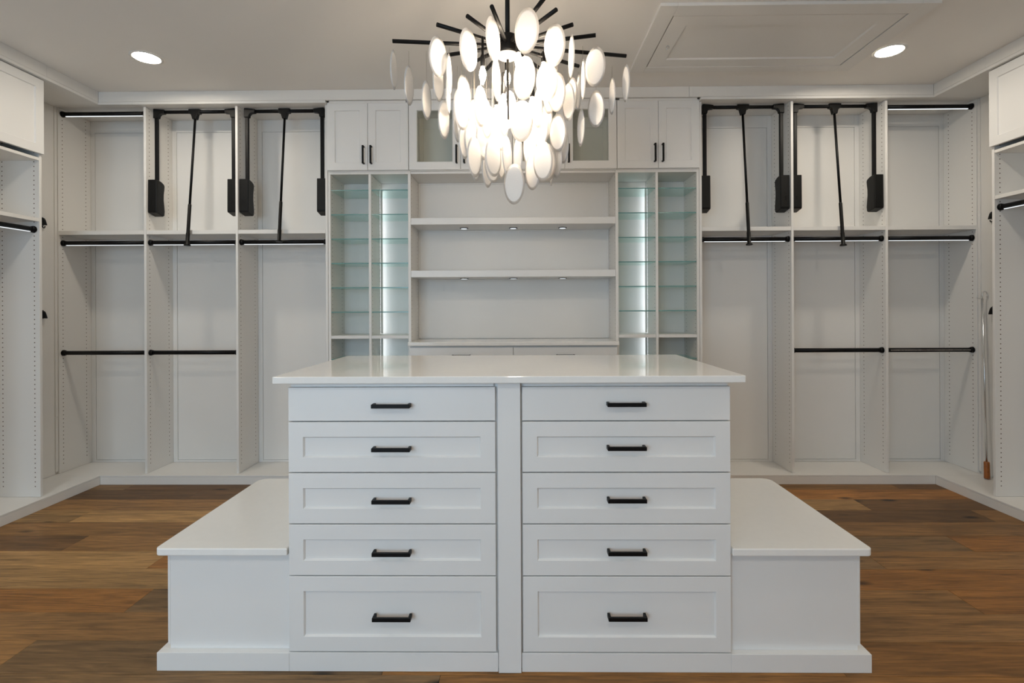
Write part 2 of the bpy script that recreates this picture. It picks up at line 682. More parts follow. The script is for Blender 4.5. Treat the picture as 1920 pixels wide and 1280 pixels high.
# plinth boards and crown boards of the built-ins
SIDES = ((-1, 'left'), (1, 'right'))
for s, side in SIDES:
    structure('baseboard_' + side, Box(C + s * BASE_X, C + s * (BASE_X + 0.019), 1.6, BASE_Y, 0.0, DECK - 0.012, bevel=0.001), M_TRIM)
    nm = 'baseboard_back' if s < 0 else 'baseboard_back_far'
    xa, xb = (C - BASE_X, C - 0.80) if s < 0 else (C + 0.80, C + BASE_X)
    structure(nm, Box(xa, xb, BASE_Y, BASE_Y + 0.019, 0.0, DECK - 0.012, bevel=0.001), M_TRIM)
n = 1
for a in ((C - BASE_X, 1.31), (1.3115, C + BASE_X)):
    structure('trim_%d' % n, Box(a[0], a[1], BASE_Y, BASE_Y + 0.019, TOP1 + 0.001, CEIL - 0.0005, bevel=0.001), M_TRIM)
    n += 1
for s, side in SIDES:
    for ya, yb in ((1.6, END_Y - 0.003), (END_Y - 0.002, BASE_Y)):
        structure('trim_%d' % n, Box(C + s * BASE_X, C + s * (BASE_X + 0.019), ya, yb, TOP1 + 0.001, CEIL - 0.0005, bevel=0.001), M_TRIM)
        n += 1

# ------------------------------------------------------------------ back wall: hanging bays
SIDE_TXT = {-1: 'away from reach pole', 1: 'reach pole side'}


def rod(p0, p1, label, led, group=None, led_dir=-1, z=None):
    """closet rod between two points with end flanges and an LED strip let into it"""
    p0, p1 = Vector(p0), Vector(p1)
    t = thing('closet_rod', label, 'closet rod', (p0 + p1) / 2, group)
    d = (p1 - p0).normalized()
    obj('tube', tube(bmesh.new(), p0 + d * 0.004, p1 - d * 0.004, 0.0165, n=20), M_BLACK, t)
    for p, q in ((p0, d), (p1, -d)):
        bm = bmesh.new()
        tube(bm, p + q * 0.001, p + q * 0.008, 0.0235, n=22)
        tube(bm, p + q * 0.008, p + q * 0.024, 0.022, 0.0185, n=22)
        obj('flange', bm, M_BLACK, t)
    side = d.cross(Vector((0, 0, 1))).normalized()
    if led:
        bm = bmesh.new()
        a, b = p0 + d * 0.03, p1 - d * 0.03
        w = 0.0045
        lo, hi = -0.0195, -0.0155
        co = []
        for pt in (a, b):
            for sx, zz in ((-w, lo), (w, lo), (w, hi), (-w, hi)):
                co.append(bm.verts.new(pt + side * sx + Vector((0, 0, zz))))
        for q in ((0, 1, 5, 4), (1, 2, 6, 5), (2, 3, 7, 6), (3, 0, 4, 7), (0, 3, 2, 1), (4, 5, 6, 7)):
            bm.faces.new([co[i] for i in q])
        obj('led_strip', bm, M_LED, t)
    return t


PANEL_OFF = [3.588, 2.891, 2.166, 1.458]       # middle lines of the hanging-bay panels, from C
SHELF_Z0, SHELF_Z1 = 1.951, 1.982
ROD_TOP, ROD_MID, ROD_LOW = 2.913, 1.8895, 1.019
BAYN = ['corner', 'middle', 'inner']


def bay(s, i, label):
    """one hanging bay: outer panel (and the inner one for the last), deck, shelf, top, back panel and cleats"""
    xo, xi = C + s * (PANEL_OFF[i] - TH / 2), C + s * (PANEL_OFF[i + 1] + TH / 2)
    t = thing('closet_bay', label, 'closet bay', ((xo + xi) / 2, (FRONT_Y + BACK_Y) / 2, 0.0))
    e = 0.0006
    lo, hi = min(xo, xi) + e, max(xo, xi) - e
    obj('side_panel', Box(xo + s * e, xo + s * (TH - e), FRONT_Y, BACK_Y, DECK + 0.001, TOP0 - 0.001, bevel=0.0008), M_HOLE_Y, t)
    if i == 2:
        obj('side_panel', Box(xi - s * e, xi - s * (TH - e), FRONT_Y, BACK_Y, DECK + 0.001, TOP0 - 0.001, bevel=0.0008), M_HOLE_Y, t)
    x_out = xo + s * (TH - e) if i else C + s * (WALL_X - 0.001)
    x_in = xi if i < 2 else xi - s * (TH - e)
    obj('bottom_panel', Box(x_out, x_in - s * e * 0, BASE_Y, BACK_Y, DECK - 0.011, DECK, bevel=0.001), M_WHITE, t)
    obj('top_panel', Box(x_out, x_in, BASE_Y, BACK_Y, TOP0, TOP1, bevel=0.001), M_WHITE, t)
    obj('shelf', Box(lo, hi, FRONT_Y + 0.001, BACK_Y - 0.001, SHELF_Z0, SHELF_Z1, bevel=0.0008), M_WHITE, t)
    obj('back_panel', Box(lo, hi, BACK_Y, WALL_Y - 0.001, DECK + 0.001, TOP0 - 0.001), M_BACK, t)
    w, dp = 0.036, 0.007
    for z0, z1 in ((DECK + 0.001, SHELF_Z0 - 0.001), (SHELF_Z1 + 0.001, TOP0 - 0.001)):
        up = z0 > 1
        for x in (lo, hi):
            q = 1 if x == lo else -1
            obj('cleat', Box(x, x + q * w, BACK_Y - dp, BACK_Y - 0.0002, z0, z1), M_BACK, t)
        h_top = 0.10 if up else 0.045
        obj('cleat', Box(lo + w + 0.0008, hi - w - 0.0008, BACK_Y - dp, BACK_Y - 0.0002, z1 - h_top, z1), M_BACK, t)
        g = 0.0045
        zb = z0 + (0.0 if up else 0.016 + g)
        obj('back_board', Box(lo + w + g, hi - w - g, BACK_Y - dp + 0.0005, BACK_Y - 0.0002, zb, z1 - h_top - g), M_BACK, t)
        if not up:
            obj('cleat', Box(lo + w + 0.0008, hi - w - 0.0008, BACK_Y - dp, BACK_Y - 0.0002, z0, z0 + 0.016), M_BACK, t)
    ry = FRONT_Y + 0.037
    side = SIDE_TXT[s]
    gr = 'black closet rods'
    low = 'slim white line of light set into its underside'
    nm = ['corner bay', 'bay beside corner bay', 'bay beside glass tower'][i]
    if i == 0:
        rod((lo, ry, ROD_TOP), (hi, ry, ROD_TOP), 'lit black rod at the very top of the corner bay, ' + side, True, gr)
    rod((lo, ry, ROD_MID), (hi, ry, ROD_MID), 'lit black rod under the shelf, ' + nm + ', ' + side, True, gr)
    if i < 2:
        r_ = rod((lo, ry, ROD_LOW), (hi, ry, ROD_LOW), 'unlit lower black rod of the ' + nm + ', ' + side, False, gr)
        if i == 0 and s > 0:
            r_['label'] = 'unlit lower black rod with a pale strip along its front, reach pole side'
            obj('led_strip', Box(lo + 0.03, hi - 0.03, ry - 0.0175, ry - 0.016, ROD_LOW - 0.003, ROD_LOW + 0.0035), M_LEDOFF, r_)
    if i:
        lift(s, lo, hi, i)
    return t


LIFT_TIP = {(-1, 1): 1.855, (-1, 2): 1.88, (1, 2): 1.835, (1, 1): 1.825}


def lift(s, lo, hi, i):
    """pull-down wardrobe lift: two spring housings, two arms, a hanging bar and a pull rod"""
    nm = {1: 'bay beside corner bay', 2: 'bay beside glass shelf tower'}[i]
    t = thing('wardrobe_lift', 'black pull-down wardrobe lift, %s, %s' % (nm, SIDE_TXT[s]), 'wardrobe lift',
              ((lo + hi) / 2, 4.03, 2.1), 'black pull-down wardrobe lifts')
    ay, zt = 4.03, 2.932
    poly = [(0, 0.02), (0.004, 0.006), (0.03, 0.0), (0.078, -0.012), (0.092, -0.004), (0.097, 0.03), (0.092, 0.075), (0.086, 0.12),
            (0.087, 0.165), (0.094, 0.205), (0.097, 0.232), (0.09, 0.247), (0.06, 0.262), (0.03, 0.268), (0.003, 0.268)]
    for x, q in ((lo + 0.0008, 1), (hi - 0.0008, -1)):
        h = obj('housing', prism(bmesh.new(), poly, lambda u, v, d, x=x, q=q: (x + q * d, FRONT_Y + 0.012 + u, 2.117 + v), 0.0, 0.072, bevel=0.006),
                M_BLACKP, t, smooth=False)
        bm = bmesh.new()
        for zz in (0.085, 0.1, 0.075):
            xx = x + q * (0.03 + 0.1 * abs(zz - 0.085))
            tube(bm, (xx, FRONT_Y + 0.013, 2.117 + zz), (xx, FRONT_Y + 0.0105, 2.117 + zz), 0.004, n=8)
        obj('screw', bm, M_CHROME if False else M_BLACK, h)
        ax = x + q * 0.043
        obj('arm', box(bmesh.new(), ax - 0.015, ax + 0.015, ay - 0.009, ay + 0.009, 2.33, zt - 0.012, bevel=0.006, seg=3), M_BLACK, t)
        bm = bmesh.new()
        prof = [(-0.019, -0.05), (0.017, -0.05), (0.022, -0.03), (0.034, -0.018), (0.066, -0.014), (0.066, 0.014), (0.02, 0.019), (-0.014, 0.022), (-0.019, 0.018)]
        prism(bm, prof, lambda u, v, d, ax=ax, q=q: (ax + q * u, ay + d, zt + v), -0.017, 0.017, bevel=0.003)
        obj('corner_joint', bm, M_BLACKP, t)
    xa, xb = lo + 0.10, hi - 0.10
    xm = (lo + hi) / 2
    obj('hanging_bar', tube(bmesh.new(), (xa, ay, zt), (xb, ay, zt), 0.0135, n=16), M_BLACK, t)
    bm = bmesh.new()
    prof = [(-0.045, 0.017), (-0.045, -0.015), (-0.026, -0.019), (-0.015, -0.06), (0.015, -0.06), (0.026, -0.019), (0.045, -0.015), (0.045, 0.017)]
    prism(bm, prof, lambda u, v, d: (xm + u, ay + d, zt + v), -0.018, 0.018, bevel=0.003)
    obj('rod_joint', bm, M_BLACKP, t)
    tip = LIFT_TIP[(s, i)]
    top, bot = Vector((xm, ay, zt - 0.05)), Vector((xm, FRONT_Y - 0.045, tip))
    kp = top.lerp(bot, 0.68)
    pr = obj('pull_rod', tube(bmesh.new(), top, kp, 0.009, n=14), M_BLACK, t)
    bm = bmesh.new()
    k2 = top.lerp(bot, 0.90)
    k3 = top.lerp(bot, 0.985)
    path_tube(bm, [kp, kp.lerp(k2, 0.03), k2, k2.lerp(k3, 0.1), k3, k3.lerp(bot, 0.4), bot],
              [0.010, 0.0125, 0.0125, 0.0145, 0.0135, 0.022, 0.025], n=16)
    obj('grip', bm, M_BLACKP, t)


BAY_LABEL = ['white corner closet bay with three black rods, %s', 'white closet bay with a lift over two rods, %s',
             'white long-hang closet bay with a lift over one rod, %s']
for s, side in SIDES:
    for i in range(3):
        bay(s, i, BAY_LABEL[i] % SIDE_TXT[s])

# ------------------------------------------------------------------ back wall: glass shelf towers
T_OUT, T_DIV, T_IN = 1.4365, 1.119, 0.809
RAIL0, RAIL1 = 2.410, 2.430
for s, side in SIDES:
    t = thing('display_tower', 'white two-column tower of glass shelves, ' + SIDE_TXT[s], 'shelf tower', (C + s * 1.12, (FRONT_Y + BACK_Y) / 2, 0))
    e = 0.0006
    zt = RAIL0 - 0.0006
    for off, w in ((T_OUT, TH), (T_DIV, TH), (T_IN, 0.022)):
        x = C + s * off
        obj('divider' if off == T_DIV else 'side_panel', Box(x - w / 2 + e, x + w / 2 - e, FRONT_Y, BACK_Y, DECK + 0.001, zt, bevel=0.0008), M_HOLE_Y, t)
    xa, xb = C + s * (T_IN - 0.011 + e), C + s * (T_OUT + TH / 2 - e)
    obj('top_rail', Box(xa, xb, FRONT_Y, BACK_Y, RAIL0, RAIL1, bevel=0.0008), M_WHITE, t)
    obj('bottom_panel', Box(xa, xb, BASE_Y, BACK_Y, DECK - 0.011, DECK, bevel=0.001), M_WHITE, t)
    obj('back_panel', Box(xa, xb, BACK_Y, WALL_Y - 0.001, DECK + 0.001, RAIL1), M_BACK, t)
    for o0, o1 in ((T_DIV + TH / 2, T_OUT - TH / 2), (T_IN + 0.011, T_DIV - TH / 2)):
        x0, x1 = sorted((C + s * o0, C + s * o1))
        x0 += e
        x1 -= e
        obj('shelf', Box(x0, x1, FRONT_Y + 0.002, BACK_Y - 0.001, 1.125, 1.149, bevel=0.0008), M_WHITE, t)
        obj('shelf', Box(x0, x1, FRONT_Y + 0.002, BACK_Y - 0.001, 0.575, 0.599, bevel=0.0008), M_WHITE, t)
        for zz in (2.287, 2.0965, 1.9055, 1.715, 1.524, 1.333, 0.962, 0.775):
            bm = bmesh.new()
            box(bm, x0 + 0.001, x1 - 0.001, FRONT_Y + 0.006, BACK_Y - 0.012, zz - 0.004, zz + 0.004)
            bm.faces.ensure_lookup_table()
            bm.faces[2].material_index = 1
            gs = obj('glass_shelf', bm, [M_GLASS, M_GEDGE], t)
        obj('cleat', Box(x0, x1, BACK_Y - 0.006, BACK_Y - 0.0002, zt - 0.055, zt - 0.002), M_BACK, t)
    # light strip in the back corner of the column beside the centre niche, on the divider
    x = C + s * (T_DIV - TH / 2 - 0.001)
    for z0, z1 in ((1.152, 2.35), (0.602, 1.122)):
        obj('led_strip', Box(x, x - s * 0.004, BACK_Y - 0.044, BACK_Y - 0.018, z0, z1), M_TLED, t)
        obj('led_lip', Box(x, x - s * 0.018, BACK_Y - 0.049, BACK_Y - 0.0455, z0, z1), M_WHITE, t)

# ------------------------------------------------------------------ back wall: upper cabinets
DOOR0, DOOR1 = 2.437, 2.962
DY = FRONT_Y - 0.021


def upper_cabinet(x0, x1, label, glass):
    t = thing('upper_cabinet', label, 'cabinet', ((x0 + x1) / 2, (FRONT_Y + BACK_Y) / 2, RAIL1))
    e = 0.0006
    x0 += e
    x1 -= e
    z0, z1 = RAIL1 + 0.001, TOP1
    obj('side_panel', Box(x0, x0 + 0.018, FRONT_Y, BACK_Y, z0, z1), M_WHITE, t)
    obj('side_panel', Box(x1 - 0.018, x1, FRONT_Y, BACK_Y, z0, z1), M_WHITE, t)
    obj('bottom_panel', Box(x0 + 0.0185, x1 - 0.0185, FRONT_Y, BACK_Y, z0, z0 + 0.018), M_WHITE, t)
    obj('top_panel', Box(x0 + 0.0185, x1 - 0.0185, BASE_Y + 0.02, BACK_Y, TOP0, z1), M_WHITE, t)
    obj('back_panel', Box(x0, x1, BACK_Y + 0.0005, WALL_Y - 0.001, z0, z1), M_BACK, t)
    if glass:
        for a in ((x0 + 0.0185, x0 + 0.054, z0 + 0.019, TOP0 - 0.001), (x1 - 0.054, x1 - 0.0185, z0 + 0.019, TOP0 - 0.001),
                  (x0 + 0.055, x1 - 0.055, TOP0 - 0.09, TOP0 - 0.001)):
            obj('cleat', Box(a[0], a[1], BACK_Y - 0.008, BACK_Y, a[2], a[3]), M_BACK, t)
    xm = (x0 + x1) / 2
    g = 0.0014
    for a, b, q in ((x0 + g, xm - g, 1), (xm + g, x1 - g, -1)):
        d = obj('door', shaker(face_back(DY), a, b, DOOR0, DOOR1, fw=0.06, hole=glass), M_LACQ, t)
        if glass:
            obj('glass_pane', Box(a + 0.058, b - 0.058, DY + 0.010, DY + 0.014, DOOR0 + 0.058, DOOR1 - 0.058), M_PANE, d)
        hx = (xm - 0.030) if q > 0 else (xm + 0.030)
        pull(face_back(DY), hx, DOOR0 + 0.115, 0.14, False, d)


for s, side in SIDES:
    xa, xb = sorted((C + s * 0.809, C + s * (T_OUT + 0.010)))
    upper_cabinet(xa, xb, 'white double-door cabinet above the glass shelf tower, ' + SIDE_TXT[s], False)
    xa, xb = sorted((C, C + s * 0.808))
    upper_cabinet(xa, xb, 'white glass-fronted cabinet above the centre niche, ' + {-1: 'half away from the reach pole', 1: 'half towards the reach pole'}[s], True)

# ------------------------------------------------------------------ back wall: centre niche and its base cabinet
NX0, NX1 = C - 0.797, C + 0.797
t = thing('display_niche', 'white open niche with two thick lit shelves between the glass shelf towers', 'shelving', (C, 4.13, 1.105))
obj('back_panel', Box(NX0, NX1, BACK_Y + 0.004, WALL_Y - 0.001, 1.105, RAIL1 - 0.002), M_BACK, t)
for z0, z1 in ((1.108, 1.602), (1.656, 2.013), (2.066, RAIL1 - 0.02)):
    bm = bmesh.new()
    for a in ((NX0, NX0 + 0.012, z0, z1), (NX1 - 0.012, NX1, z0, z1), (NX0 + 0.012, NX1 - 0.012, z1 - 0.010, z1)):
        box(bm, a[0], a[1], BACK_Y - 0.006, BACK_Y + 0.0035, a[2], a[3])
    obj('bead', bm, M_BACK, t)
obj('top_panel', Box(NX0, NX1, FRONT_Y + 0.004, BACK_Y + 0.003, RAIL1 - 0.019, RAIL1 - 0.001), M_WHITE, t)
for z0, z1 in ((1.603, 1.655), (2.014, 2.065)):
    sh = obj('shelf', Box(NX0 + 0.0005, NX1 - 0.0005, FRONT_Y - 0.002, BACK_Y + 0.002, z0, z1, bevel=0.001), M_LACQ, t)
    for dx in (-0.403, 0.0, 0.403):
        bm = bmesh.new()
        tube(bm, (C + dx, 4.165, z0 - 0.0045), (C + dx, 4.165, z0 - 0.0004), 0.034, n=28)
        obj('puck_ring', bm, M_BLACK, sh)
        obj('puck_light', tube(bmesh.new(), (C + dx, 4.165, z0 - 0.0062), (C + dx, 4.165, z0 - 0.0048), 0.026, n=28), M_PUCK, sh)

ct = obj('niche_countertop', rounded_slab(C - 0.80, C + 0.80, 3.85, BACK_Y + 0.003, 1.075, 1.103, (0.004, 0.004, 0, 0)), M_QUARTZ)
tag(ct, 'white stone ledge at the foot of the centre niche', 'countertop')
t = thing('base_cabinet', 'white base cabinet with wide drawers under the niche ledge, behind the island', 'cabinet', (C, 4.08, 0))
obj('body', Box(C - 0.790, C + 0.790, 3.892, BACK_Y, 0.07, 1.0745), M_WHITE, t)
obj('plinth', Box(C - 0.79, C + 0.79, 3.90, BACK_Y, 0.0, 0.0695), M_TRIM, t)
for a, b in ((C - 0.788, C - 0.0016), (C + 0.0016, C + 0.788)):
    for z0, z1 in ((0.80, 1.062), (0.44, 0.797), (0.075, 0.437)):
        d = obj('drawer', (slab if z0 == 0.80 else shaker)(face_back(3.871), a, b, z0, z1), M_LACQ, t)
        pull(face_back(3.871), (a + b) / 2, (z0 + z1) / 2 + (0.07 if z0 == 0.80 else 0), 0.14, True, d)

# ------------------------------------------------------------------ side wall units
for s, side in SIDES:
    where = SIDE_TXT[s]
    MH = M_HOLE_XL if s < 0 else M_HOLE_XR
    xf, xw = C + s * FRONT_X, C + s * (WALL_X - 0.001)
    shelf_z = 1.995 if s < 0 else 2.105
    rod_z = shelf_z - 0.078
    ys = [END_Y - 0.019, 2.70, 1.92]
    for k in range(2):
        yA, yB = ys[k], ys[k + 1]
        nm = ['end', 'second'][k]
        t = thing('wall_closet_bay', ['white side wall closet bay nearest the corner, %s', 'white side wall closet bay next to the end bay, %s'][k] % where,
                  'closet bay', ((xf + xw) / 2, (yA + yB) / 2, 0))
        e = 0.0006
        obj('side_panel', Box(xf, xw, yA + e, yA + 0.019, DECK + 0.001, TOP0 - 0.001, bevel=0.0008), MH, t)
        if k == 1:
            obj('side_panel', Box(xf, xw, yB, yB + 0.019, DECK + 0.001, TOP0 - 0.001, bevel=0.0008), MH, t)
        y0, y1 = yB + 0.019 + e, yA - e
        yo = BASE_Y - 0.001 if k == 0 else yA + 0.0185
        obj('bottom_panel', Box(C + s * BASE_X, xw, y0 - 0.018 if k == 1 else y0, yo, DECK - 0.011, DECK, bevel=0.001), M_WHITE, t)
        obj('top_panel', Box(C + s * BASE_X, xw, y0 - 0.018 if k == 1 else y0, yo, TOP0, TOP1, bevel=0.001), M_WHITE, t)
        obj('back_panel', Box(xw, xw - s * 0.008, y0, y1, DECK + 0.001, TOP0 - 0.001), M_BACK, t)
        xb = xw - s * 0.009
        obj('fixed_shelf', Box(xf, xb, y0, y1, 2.392, 2.412, bevel=0.0008), M_WHITE, t)
        obj('shelf', Box(xf + s * 0.001, xb, y0, y1, shelf_z - 0.025, shelf_z, bevel=0.0008), M_WHITE, t)
        fm = face_side(xf - s * 0.021, s)
        d = obj('door', shaker(fm, y0 - 0.008, y1 + 0.008 + 0.009, 2.437, 2.948, fw=0.06), M_LACQ, t)
        rx = C + s * (FRONT_X + 0.037)
        rod((rx, y0, rod_z), (rx, y1, rod_z), '%s black rod, %s side wall bay, %s' % (('lit', 'unlit')[k], nm, where), k == 0, 'black closet rods')
    # filler strip and board between the side unit and the corner bay
    bm = bmesh.new()
    box(bm, xw, xw - s * 0.008, END_Y + 0.003, FRONT_Y - 0.024, DECK + 0.001, TOP0 - 0.001, bevel=0.0008)
    fil = tag(obj('corner_board', bm, M_WHITE), 'plain white corner board with black coat hooks, ' + where, 'panel')
    bm = bmesh.new()
    for z0, z1 in ((DECK + 0.02, 0.52), (0.522, TOP0 - 0.002)):
        box(bm, xw, xw - s * 0.014, FRONT_Y - 0.023, FRONT_Y - 0.002, z0, z1, bevel=0.0008)
    obj('strip', bm, M_WHITE, fil)
    # two black coat hooks on the board
    for zz, two in ((2.035, True), (1.325, False)):
        hy = 3.84
        xs_ = xw - s * 0.0082
        t = thing('coat_hook', 'small black coat hook, %s of two on the corner board, %s' % ('upper' if two else 'lower', where), 'hook', (xs_, hy, zz), 'black coat hooks')
        prof = [(0, -0.03), (0.004, -0.03), (0.005, 0.03), (0, 0.034)]
        obj('plate', prism(bmesh.new(), prof, lambda u, v, d, xs_=xs_: (xs_ - s * u, hy + d, zz + v), -0.014, 0.014, bevel=0.001), M_BLACK, t)
        prof = [(0.0052, -0.026), (0.036, -0.029), (0.038, -0.025), (0.032, -0.004), (0.026, 0.014), (0.017, 0.026), (0.0052, 0.03)]
        obj('blade', prism(bmesh.new(), prof, lambda u, v, d, xs_=xs_: (xs_ - s * u, hy + d, zz + v), -0.009, 0.009, bevel=0.002), M_BLACK, t)
        if two:
            bm = bmesh.new()
            path_tube(bm, [(xs_ - s * a, hy, zz + b) for a, b in ((0.003, -0.030), (0.012, -0.046), (0.02, -0.05), (0.027, -0.044), (0.028, -0.034))],
                      0.0035, n=8)
            obj('lower_prong', bm, M_BLACK, t)

# ------------------------------------------------------------------ island
ISL0, ISL1 = 1.907, 2.66
IX0, IX1 = C - 0.824, C + 0.832
PIL0, PIL1 = -0.083, 0.0015
t = thing('island_chest', 'tall white ten-drawer island chest between the two low benches', 'island', (C, (ISL0 + ISL1) / 2, 0))
obj('body', Box(IX0 + 0.004, IX1 - 0.004, ISL0 + 0.021, ISL1, 0.0, 1.0855), M_LACQ, t)
obj('pilaster', Box(PIL0, PIL1, ISL0 - 0.006, ISL0 + 0.0205, 0.0, 1.0855, bevel=0.001), M_LACQ, t)
COLS = ((IX0, -0.0925, -0.479, -0.004), (0.0085, IX1, 0.394, 0.003))
ZS = [(0.941, 1.067), (0.7485, 0.9365), (0.5555, 0.744), (0.361, 0.551), (0.075, 0.3565)]
HZ = [0.004, 0.007, 0.008, 0.009, 0.010]
for x0, x1, hx, dz in COLS:
    obj('plinth', Box(x0 if x0 < -0.5 else PIL1 + 0.002, PIL0 - 0.002 if x0 < -0.5 else x1, ISL0, ISL0 + 0.0205, 0.0, 0.0705, bevel=0.001), M_LACQ, t)
    obj('top_rail', Box(x0 + 0.006, x1 - 0.006, ISL0 + 0.010, ISL0 + 0.0205, 1.0685, 1.085), M_LACQ, t)
    for k, (z0, z1) in enumerate(ZS):
        f = face_back(ISL0)
        d = obj('drawer', slab(f, x0, x1, z0, z1) if k == 0 else shaker(f, x0, x1, z0, z1, fw=0.055, depth=0.009, bead=0.005), M_LACQ, t)
        pull(f, hx, (z0 + z1) / 2 + dz * 0.5 - 0.001, 0.143, True, d, w=0.0145)
ct = obj('island_countertop', rounded_slab(C - 0.868, C + 0.876, ISL0 - 0.038, 2.70, 1.086, 1.112, (0.008,) * 4), M_QUARTZ)
tag(ct, 'glossy white quartz countertop on the tall drawer island', 'countertop')
BX0, BX1 = -1.350, 1.279            # outer bench faces
for s in (-1, 1):
    xo = BX0 if s < 0 else BX1
    xi = IX0 if s < 0 else IX1
    wh = {-1: 'side away from the reach pole', 1: 'side towards the reach pole'}[s]
    t = thing('bench', 'low white boxed bench joined to the drawer island, ' + wh, 'bench', ((xo + xi) / 2, (ISL0 + ISL1) / 2, 0))
    obj('body', Box(xo + (-s) * 0.010, xi, ISL0 + 0.027, ISL1 - 0.01, 0.0, 0.4365), M_LACQ, t)
    obj('end_panel', Box(xo, xo - s * 0.0095, ISL0 + 0.0265, ISL1 - 0.01, 0.085, 0.436, bevel=0.001), M_LACQ, t)
    bm = bmesh.new()
    box(bm, xo + s * 0.025, xi + s * 0.0004, ISL0, ISL0 + 0.0265, 0.0, 0.0685, bevel=0.001)
    obj('plinth', bm, M_LACQ, t)
    obj('plinth', Box(xo + s * 0.025, xo - s * 0.0095, ISL0 + 0.027, ISL1 - 0.01, 0.0, 0.0685, bevel=0.001), M_LACQ, t)
    x0, x1 = sorted((xo + s * 0.027, xi + s * 0.004))
    rr = (0.02, 0.003, 0.003, 0.05) if s < 0 else (0.003, 0.02, 0.05, 0.003)
    obj('seat_slab', rounded_slab(x0, x1, ISL0 - 0.008, 2.685, 0.437, 0.465, rr, edge=0.004), M_QUARTZ, t)

# ------------------------------------------------------------------ ceiling: hatch and recessed lights
t = thing('attic_hatch', 'white panelled attic hatch framed into the ceiling', 'hatch', (1.568, 3.24, CEIL - 0.02))
HX0, HX1, HY0, HY1 = 0.793, 2.345, 2.84, 3.652
DX0, DX1, DYa, DYb = 0.895, 2.237, 2.945, 3.567
zc = CEIL - 0.0005
for a in ((HX0, DX0 - 0.004, HY0, HY1), (DX1 + 0.004, HX1, HY0, HY1), (DX0 - 0.0035, DX1 + 0.0035, HY0, DYa - 0.004), (DX0 - 0.0035, DX1 + 0.0035, DYb + 0.001, HY1)):
    obj('casing', Box(a[0], a[1], a[2], a[3], zc - 0.019, zc, bevel=0.0015), M_TRIM, t)
dr = obj('hatch_door', shaker(face_down(zc - 0.017), DX0 + 0.003, DX1 - 0.004, DYa + 0.002, DYb - 0.0005, thick=0.0145, fw=0.10, depth=0.009, bead=0.007), M_TRIM, t)
bm = bmesh.new()
path_tube(bm, [(0.958 + 0.011 * math.cos(a), 3.275, zc - 0.031 + 0.011 * math.sin(a)) for a in [math.pi * (0.6 + 1.7 * k / 12) for k in range(13)]], 0.002, n=8)
tube(bm, (0.958, 3.275, zc - 0.0175), (0.958, 3.275, zc - 0.021), 0.006, n=12)
obj('ring_pull', bm, M_CHROME, dr)


def downlight(x, y, label, group='recessed ceiling lights', out=''):
    t = thing('downlight' + out, label, 'ceiling light', (x, y, CEIL), group)
    bm = bmesh.new()
    n = 40
    rs = [(0.098, 0.0), (0.098, -0.003), (0.082, -0.006), (0.078, -0.003), (0.078, 0.0)]
    rings = [[bm.verts.new((x + r * math.cos(2 * math.pi * i / n), y + r * math.sin(2 * math.pi * i / n), CEIL - 0.0004 + z)) for i in range(n)] for r, z in rs]
    for A, B in zip(rings, rings[1:]):
        for i in range(n):
            bm.faces.new((A[i], A[(i + 1) % n], B[(i + 1) % n], B[i]))
    obj('trim_ring', bm, M_TRIM, t, smooth=True)
    obj('lens' + out, tube(bmesh.new(), (x, y, CEIL - 0.0005), (x, y, CEIL - 0.0028), 0.0775, n=40), M_CAN, t)


downlight(-2.498, 3.395, 'round lit recessed ceiling light far from the attic hatch')
downlight(2.462, 3.405, 'round lit recessed ceiling light beside the attic hatch')
for x, y in ((-2.48, 1.3), (2.46, 1.3), (-2.48, -0.8), (2.46, -0.8), (C, -0.6)):
    downlight(x, y, 'round lit recessed ceiling light over the window end of the room', out='_offscreen')

# ------------------------------------------------------------------ chandelier
CX, CY, HUB = C, 2.28, 2.535
t = thing('chandelier', 'black branching chandelier hung with white oval glass discs over the island', 'chandelier', (CX, CY, 1.83))
bm = bmesh.new()
tube(bm, (CX, CY, CEIL - 0.03), (CX, CY, HUB - 0.02), 0.0105, n=16)
obj('stem', bm, M_BLACK, t)
obj('canopy', tube(bmesh.new(), (CX, CY, CEIL - 0.032), (CX, CY, CEIL - 0.001), 0.062, 0.066, n=32), M_BLACK, t)
bm = bmesh.new()
path_tube(bm, [(CX, CY, HUB + z) for z in (0.045, 0.04, 0.03, -0.03, -0.042)], [0.03, 0.043, 0.048, 0.048, 0.046], n=32)
obj('hub', bm, M_BLACK, t)
bm = bmesh.new()
path_tube(bm, [(CX, CY, HUB - 0.0425 - z) for z in (0, 0.006, 0.012, 0.017, 0.02)], [0.05, 0.047, 0.038, 0.022, 0.004], n=32)
obj('hub_cap', bm, mat('hub_cap_white', (0.75, 0.72, 0.66), 0.3, noise=0.03), t, smooth=True)
obj('lower_stem', tube(bmesh.new(), (CX, CY, HUB - 0.055), (CX, CY, HUB - 0.33), 0.0065, n=12), M_BLACK, t)
ARM_PX = [(736, 77), (819, 46), (876, 30), (922, 12), (1027, -12), (1043, 18), (1074, 46), (1117, 66), (1175, 105), (1085, 124),
          (1012, 128), (912, 130), (893, 114), (840, 103)]
arms = []
for px, py in ARM_PX:
    r = CAM_ROT @ Vector(((px - 960 + SHX * 1920) / F_PX, -(py - 640 - SHY * 1920) / F_PX, -1.0))
    k = (HUB - CAM_H) / r.z
    e = Vector((0, 0, CAM_H)) + r * k
    d = Vector((e.x - CX, e.y - CY, 0))
    L = min(0.56, max(0.26, d.length))
    d.normalize()
    e = Vector((CX, CY, HUB)) + d * L
    arms.append((d, L))
    bm = bmesh.new()
    tube(bm, Vector((CX, CY, HUB)) + d * 0.05, e, 0.0085, n=14)
    obj('arm', bm, M_BLACK, t)

